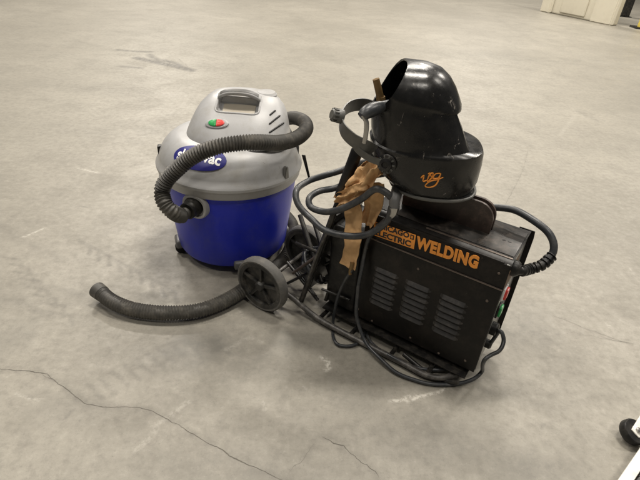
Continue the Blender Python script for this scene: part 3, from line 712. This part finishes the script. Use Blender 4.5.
# ------------------------------------------------------------------ clamp lead hanging by the leather
clampt = thing('ground_clamp', 'small brass tipped clamp lead hanging under the leather strap', 'clamp', (0.069, 1.015, 0.0))
bm = BM(); tube(bm, [(0.093, 1.055, 0.226), (0.074, 1.067, 0.167), (0.061, 1.077, 0.083), (0.059, 1.076, 0.001), (0.063, 1.004, 0.01), (0.086, 0.985, 0.008), (0.126, 0.997, 0.008), (0.157, 1.05, 0.008)], .0045, 10, .006, wob=.003); obj('cable', bm, 'cable', clampt)
bm = BM(); tube(bm, [(0.091, 1.059, 0.25), (0.089, 1.057, 0.21)], lambda l, t: .007-.002*t, 8, .004, wob=.003); obj('brass_tip', bm, 'brass', clampt)

# ------------------------------------------------------------------ leather
def ribbon(path, widths, side, th=.003, crump=.006, seed=0):
    P_ = catmull(path, .003); n = len(P_); nw = 21; bm = BM(); A = []; side = Vector(side).normalized(); Bk = []
    for i, p in enumerate(P_):
        t = i/(n-1); k = t*(len(widths)-1); j = min(int(k), len(widths)-2); w = widths[j]+(widths[j+1]-widths[j])*(k-j)
        tg = (P_[min(i+1, n-1)]-P_[max(i-1, 0)]).normalized(); s_ = (side-tg*side.dot(tg)).normalized(); nr = tg.cross(s_)
        ra_ = []; rb_ = []
        for q in range(nw):
            u = q/(nw-1)-.5; pos = p+s_*(u*w)
            f = noise.noise(pos*26+Vector((seed, 0, 0)))*crump*1.5+abs(noise.noise(pos*55+Vector((seed, 4, 0))))*crump*1.2+math.sin(u*13+seed+5*noise.noise(pos*16))*crump*.55
            pos = pos+nr*f+s_*noise.noise(pos*25+Vector((0, seed, 0)))*(.008 if crump else 0)
            ra_.append(bm.verts.new(pos)); rb_.append(bm.verts.new(pos-nr*th))
        A.append(ra_); Bk.append(rb_)
    for i in range(n-1):
        for q in range(nw-1):
            bm.faces.new((A[i][q], A[i][q+1], A[i+1][q+1], A[i+1][q])); bm.faces.new((Bk[i][q+1], Bk[i][q], Bk[i+1][q], Bk[i+1][q+1]))
        for q in (0, nw-1): bm.faces.new((A[i][q], A[i+1][q], Bk[i+1][q], Bk[i][q]))
    for i in (0, n-1):
        for q in range(nw-1): bm.faces.new((A[i][q], A[i][q+1], Bk[i][q+1], Bk[i][q]))
    return bm
lt = thing('leather_strap', 'crumpled tan leather strap knotted round the cart handle', 'strap', (0.085, 1.06, 0.249))
obj('hanging_piece', ribbon([(0.07, 1.081, 0.454), (0.077, 1.067, 0.411), (0.083, 1.061, 0.35), (0.084, 1.061, 0.287), (0.079, 1.064, 0.229)], [.040, .044, .046, .044, .050], EX, crump=.003, seed=2), 'leather', lt)
obj('knot', ribbon([(0.034, 1.106, 0.403), (0.052, 1.071, 0.432), (0.079, 1.052, 0.461), (0.102, 1.061, 0.473), (0.089, 1.116, 0.426)], [.026, .044, .046, .040, .03], (0, 0, 1), crump=.009, seed=5), 'leather', lt)
obj('upper_fold', ribbon([(0.068, 1.075, 0.429), (0.082, 1.06, 0.477), (0.1, 1.058, 0.509), (0.125, 1.071, 0.529)], [.034, .052, .062, .050], EX, crump=.012, seed=9), 'leather', lt)
obj('upper_fold', ribbon([(0.051, 1.128, 0.411), (0.07, 1.116, 0.459), (0.092, 1.114, 0.49), (0.114, 1.113, 0.52)], [.026, .044, .040, .03], (0, 0, 1), crump=.012, seed=14), 'leather', lt)
obj('side_fold', ribbon([(0.114, 1.056, 0.492), (0.121, 1.052, 0.457), (0.122, 1.059, 0.414), (0.112, 1.072, 0.37)], [.064, .060, .050, .04], EX, crump=.005, seed=20), 'leather', lt)

# ------------------------------------------------------------------ helmet
HC = Vector((.25, 1.17, .45))
hel = thing('welding_helmet', 'scuffed glossy black welding helmet lying upside down on the welder', 'helmet', (.27, 1.09, .478))
LV = [(0.4781, 0.2703, 0.0652, 0.0699), (0.4837, 0.2653, 0.0916, 0.0913), (0.4893, 0.2639, 0.1001, 0.0988), (0.4921, 0.2634, 0.1001, 0.0988), (0.4949, 0.2586, 0.1011, 0.0988), (0.52, 0.2481, 0.1186, 0.1072), (0.562, 0.2363, 0.13, 0.1137), (0.5899, 0.2319, 0.1321, 0.117), (0.5974, 0.2296, 0.1316, 0.117), (0.601, 0.2274, 0.1244, 0.1152), (0.6045, 0.2203, 0.118, 0.113), (0.6165, 0.2145, 0.1152, 0.112), (0.63, 0.2095, 0.1128, 0.11), (0.6552, 0.2005, 0.109, 0.1065), (0.68, 0.1925, 0.1055, 0.1026), (0.694, 0.1888, 0.1032, 0.1), (0.6985, 0.188, 0.104, 0.1004), (0.706, 0.1865, 0.1035, 0.0995), (0.718, 0.1825, 0.0985, 0.0945), (0.733, 0.1785, 0.0915, 0.087), (0.7475, 0.1761, 0.08, 0.076), (0.7595, 0.1743, 0.0634, 0.0596), (0.767, 0.1743, 0.0419, 0.0391), (0.7707, 0.1734, 0.014, 0.014)]  # helmet, headgear and tools inside it scaled down about the camera position
def hz(x, y): return 0
rings = []
for z, cx, a, b_ in LV:
    rr = sup(cx, 1.0905, z, a, b_, 2.35, 112)
    for i, p in enumerate(rr):
        dx = (p.x-cx)/a
        zz_ = max(0, 1-abs(z-.697)/.055); p.z -= .016*dx*zz_
        if .603 < z < .6975: p.x -= a*.050*max(0, dx)**1.5*min(1, (z-.60)/.06); p.y += (1.0905-p.y)*.022*max(0, dx+.2)*min(1, (z-.60)/.06)
        # flat lens face on the right below the brow, sharper corner
        if z > .6015 and z < .697 and dx > .80: p.x = cx+a*(.80+(dx-.80)*.35)
    rings.append(rr)
bm = BM(); loft(bm, rings)
# opening plane
pA = Vector((0.155, 1.09, 0.767)); pB = Vector((0.095, 1.002, 0.661)); pD = Vector((0.087, 1.184, 0.641))
pn = (pB-pA).cross(pD-pA).normalized()
if pn.x > 0: pn = -pn
# bend: cut with the plane only above z=.56 by using two planes
geom = bm.verts[:]+bm.edges[:]+bm.faces[:]
bmesh.ops.bisect_plane(bm, geom=geom, plane_co=pA, plane_no=pn, clear_outer=True)
pn2 = Vector((-1, -.15, .0)).normalized()
me_ = bpy.data.meshes.new('t'); bm.to_mesh(me_); bm.free()
bm = BM(); bm.from_mesh(me_)
o_ = bpy.data.objects.new('t', me_); COL.objects.link(o_)
md = o_.modifiers.new('s', 'SOLIDIFY'); md.thickness = .0035; md.offset = -1
dg = bpy.context.evaluated_depsgraph_get(); dg.update()
me2 = bpy.data.meshes.new_from_object(o_.evaluated_get(dg)); bm.free(); bpy.data.objects.remove(o_)
bm = BM(); bm.from_mesh(me2)
for v in bm.verts:   # dents
    v.co += v.normal*noise.noise(v.co*22)*.0018
shell = obj('shell', bm, 'shell', hel, angle=32)
sb = bvh(shell)
# rolled lip round the crown edge
bm = BM(); lip = sup(.2640, 1.0905, .4905, .1035, .1020, 2.35, 96); lip.append(lip[0]); tube(bm, lip, .0040, 8, curve=False, cap=False); obj('edge_lip', bm, 'hgear', hel)
# pivot knob
kp, kn = onto(sb, (0.137, 0.997, 0.57)); kn = (kn+.9*(CAM-kp).normalized()).normalized(); kx = (Vector((1, 0, 0))-kn*kn.x).normalized()
km = frame_m(kp-kn*.002, kx, kn.cross(kx), kn)
bm = BM(); lathe(bm, [(.020, 0), (.020, .006), (.0175, .008), (.0135, .008), (.0125, .014), (.007, .016), (.006, .013), (.002, .013)], km @ Matrix.Translation((0, 0, .004)) @ Matrix.Scale(1.12, 4), 32)
kn_ = obj('pivot_knob', bm, 'frame', hel)
bm = BM()
for k in range(10):
    box(bm, (.0140, -.0018, .009), (.0205, .0018, .0150), km @ Matrix.Rotation(2*math.pi*k/10, 4, 'Z'), .0006)
obj('knob_ridges', bm, 'hgear', kn_)
# painted scribble
def scrib(pts, r=.0016):
    q = [onto(sb, p) for p in pts]
    P_ = [a+n_*.0008 for a, n_ in q]; bm_ = BM(); tube(bm_, P_, lambda l, t: r*(.7+.5*math.sin(3*math.pi*t)**2), 8, .002); return bm_
bm = BM()
for st_ in ([(0.214, 0.988, 0.545), (0.22, 0.988, 0.552), (0.22, 0.988, 0.538), (0.229, 0.988, 0.541)],
            [(0.228, 0.988, 0.556), (0.232, 0.988, 0.558), (0.229, 0.988, 0.538), (0.237, 0.988, 0.546), (0.239, 0.988, 0.559), (0.233, 0.988, 0.556), (0.239, 0.988, 0.547)],
            [(0.254, 0.988, 0.56), (0.244, 0.988, 0.557), (0.241, 0.988, 0.547), (0.252, 0.988, 0.548), (0.256, 0.988, 0.56), (0.251, 0.988, 0.533), (0.239, 0.988, 0.524), (0.227, 0.988, 0.526), (0.236, 0.988, 0.539), (0.253, 0.988, 0.545), (0.263, 0.988, 0.551)]):
    t = scrib(st_); join(bm, t)
obj('painted_scribble', bm, 'orange', hel)
# headgear: ratchet band sticking out at the back with its knob
def band(path, w, side, th=.0025):
    return ribbon(path, [w, w], side, th=th, crump=.0, seed=1)
bm = band([(0.102, 1.025, 0.582), (0.081, 1.007, 0.602), (0.053, 1.007, 0.616), (0.031, 1.025, 0.632), (0.028, 1.072, 0.644), (0.046, 1.118, 0.651), (0.078, 1.156, 0.647), (0.114, 1.165, 0.637)], .034, (0.1, -.3, 1)); hg = obj('headgear_band', bm, 'hgear', hel)
bm = band([(0.053, 1.011, 0.61), (0.068, 1.007, 0.591), (0.093, 1.007, 0.574), (0.12, 0.997, 0.569)], .016, (.3, -.3, 1)); obj('headgear_band', bm, 'hgear', hel)
kp = Vector((0.023, 1.044, 0.652)); kd = Vector((-.85, -.35, .25)).normalized(); kx = kd.orthogonal().normalized(); km = frame_m(kp, kx, kd.cross(kx), kd)
bm = BM(); lathe(bm, [(.016, -.004), (.016, .006), (.013, .010), (.013, .019), (.010, .022), (.003, .022)], km, 28); rk = obj('ratchet_knob', bm, 'hgear', hel)
bm = BM()
for k in range(12): box(bm, (.0125, -.0015, .0085), (.0152, .0015, .0195), km @ Matrix.Rotation(2*math.pi*k/12, 4, 'Z'), .0005)
obj('knob_ridges', bm, 'hgear', rk)

# ------------------------------------------------------------------ electrode holder / gun resting in the helmet
gun = thing('electrode_holder', 'black gripped electrode holder with chrome loop tucked into the helmet opening', 'tool', (0.068, 1.007, 0.677))
bm = BM(); tube(bm, [(0.067, 0.979, 0.676), (0.077, 0.988, 0.684), (0.105, 1.016, 0.688), (0.137, 1.044, 0.688)], lambda l, t: .0115+.004*math.sin(math.pi*min(1, t*1.6)), 18, .004); obj('grip', bm, 'cable', gun)
bm = BM(); tube(bm, [(0.078, 0.979, 0.62), (0.079, 0.977, 0.643), (0.077, 0.977, 0.666), (0.068, 0.979, 0.68)], .0052, 12, .004); obj('chrome_loop', bm, 'steel', gun)
rod = thing('brass_rod', 'short brown brass tube standing in the helmet opening', 'tube', (0.11, 1.053, 0.686))
bm = BM(); tube(bm, [(0.11, 1.053, 0.686), (0.103, 1.053, 0.707), (0.092, 1.053, 0.736)], lambda l, t: .0085-.001*t, 16, .006); rb_ = obj('tube_body', bm, 'brass', rod)
bm = BM(); tube(bm, [(0.109, 1.053, 0.69), (0.107, 1.053, 0.699)], .0098, 16, .006); obj('collar', bm, 'brass', rb_)

# ------------------------------------------------------------------ background
def rib_barrier():
    A = Vector((3.572, 9.574, 0)); B = Vector((4.297, 8.335, 0)); d = (B-A); Lg = d.length; d.normalize(); n = Vector((-d.y, d.x, 0))
    if n.y < 0: n = -n
    root = thing('plastic_barrier', 'cream ribbed plastic barrier section standing at the far upper right', 'barrier', A)
    m_ = frame_m(A, d, n, EZ)
    bm = BM(); box(bm, (.02, .04, .0), (Lg-.02, .16, 1.0), m_, .03, 3); obj('barrier_body', bm, 'cream', root)
    for a, b_ in ((.0, .17), (.70, 1.0)):
        poly = [(Lg*a, .06), (Lg*a+.03, -.0), (Lg*b_-.03, -.0), (Lg*b_, .06)]
        bm = BM(); t = bmesh.new()
        A_ = [t.verts.new((x, y-.02, .0)) for x, y in poly]; B_ = [t.verts.new((x, y, 1.0)) for x, y in poly]
        for k in range(4): t.faces.new((A_[k], A_[(k+1) % 4], B_[(k+1) % 4], B_[k]))
        t.faces.new(A_); t.faces.new(B_[::-1]); bmesh.ops.bevel(t, geom=t.edges[:], offset=.015, segments=2, affect='EDGES'); join(bm, t, m_); obj('corner_post', bm, 'cream', root)
    bm = BM(); box(bm, (Lg*.28, .015, .04), (Lg*.62, .05, 1.0), m_, .02, 3); obj('side_rib', bm, 'cream', root)
    bm = BM(); box(bm, (.02, -.01, 1.0), (Lg-.02, .19, 1.06), m_, .02, 2); obj('top_rim', bm, 'cream', root)
rib_barrier()
p = Vector((5.072, 9.644, 0)); t_ = thing('steel_rack', 'dark steel rack upright just behind the cream barrier', 'rack', p)
bm = BM(); box(bm, (.02, .05, .0), (.17, .2, 1.3), Matrix.Translation(p), .01); obj('upright', bm, 'frame', t_)
bm = BM(); box(bm, (-.01, .02, .0), (.20, .23, .012), Matrix.Translation(p), .003); obj('base_plate', bm, 'frame', t_)
p = Vector((4.689, 8.242, 0)); t_ = thing('yellow_post', 'yellow guard post on a dark square foot at the upper right edge', 'post', p)
bm = BM(); lathe(bm, [(.075, .02), (.075, 1.1), (.05, 1.12)], Matrix.Translation(p+Vector((.06, .06, 0))), 32); obj('post', bm, 'yellow', t_)
bm = BM(); box(bm, (-.08, -.04, 0), (.18, .18, .025), Matrix.Translation(p), .005); obj('foot_plate', bm, 'frame', t_)

# ------------------------------------------------------------------ white frame bottom right
wf = thing('white_frame', 'white painted steel frame with a black rubber wheel at the lower right corner', 'frame', (0.778, 0.674, 0))
wcn = Vector((0.791, 0.756, 0.028)); ax = Vector((-.30, -.25, .92)).normalized(); ax = Vector((.25, -.35, .90)).normalized(); xx = ax.orthogonal().normalized(); wm = frame_m(wcn, xx, ax.cross(xx), ax)
bm = BM(); lathe(bm, [(.008, -.012), (.028, -.012), (.0305, -.008), (.0305, .006), (.028, .010), (.008, .011)], wm, 40); cw = obj('wheel', bm, 'black', wf)
bm = BM(); lathe(bm, [(.012, .008), (.012, .013), (.009, .015)], wm, 28); obj('washer', bm, 'wpaint', cw)
bm = BM(); lathe(bm, [(.007, .014), (.007, .020), (.004, .021)], wm, 6); obj('nut', bm, 'steel', cw)
bm = BM(); box(bm, (-.012, -.012, .0105), (.060, .012, .014), wm @ Matrix.Rotation(R(0), 4, 'Z'), .002)
br = obj('bracket', bm, 'wpaint', wf)
a_ = Vector((0.815, 0.724, 0.03)); b2 = Vector((0.678, 0.598, 0.03))
dd = (b2-a_).normalized(); m_ = frame_m(a_, dd, Vector((-dd.y, dd.x, 0)), EZ)
bm = BM(); box(bm, (-.1, -.012, -.014), ((b2-a_).length+.40, .012, .010), m_, .004); obj('frame_bar', bm, 'wpaint', wf)
sd = Vector((-dd.y, dd.x, 0))
bm = BM(); box(bm, (-.02, .014, -.026), ((b2-a_).length+.40, .26, -.008), m_, .002); obj('mat_panel', bm, 'black', wf)

# ------------------------------------------------------------------ light, world, camera
w = bpy.data.worlds.new('World'); sc.world = w; w.use_nodes = True
w.node_tree.nodes['Background'].inputs[0].default_value = (1., .955, .88, 1); w.node_tree.nodes['Background'].inputs[1].default_value = .11
def lamp(loc, size, power, col=(1, .935, .845), rot=(0, 0, 0)):
    l = bpy.data.lights.new('ceiling_lamp', 'AREA'); l.shape = 'RECTANGLE'; l.size = size[0]; l.size_y = size[1]; l.energy = power; l.color = col
    o = bpy.data.objects.new('ceiling_lamp', l); COL.objects.link(o); o.location = loc; o.rotation_euler = rot; return o
for x, y, p_ in ((-2.6, 1.9, 110), (.7, 2.0, 190), (4.0, 1.9, 110), (-2.6, -1.0, 62), (1.2, -1.2, 70), (-3.2, 6.5, 265), (1.2, 6.5, 270), (5.2, 6.5, 250), (3, 12, 350), (-4, 12, 350)):
    lamp((x, y, 5.2), (1.1, .4), p_*.97)
cam = bpy.data.cameras.new('camera'); co = bpy.data.objects.new('camera', cam); COL.objects.link(co)
co.matrix_world = Matrix.Translation((0, 0, 1.0)) @ Matrix.Rotation(R(90-33), 4, 'X') @ Matrix.Rotation(R(4.5), 4, 'Z')
cam.sensor_width = 36; cam.lens = 36*481/640; cam.clip_start = .02; cam.clip_end = 200
sc.camera = co
sc.render.engine = 'CYCLES'
sc.view_settings.view_transform = 'Standard'; sc.view_settings.look = 'None'; sc.view_settings.exposure = 0
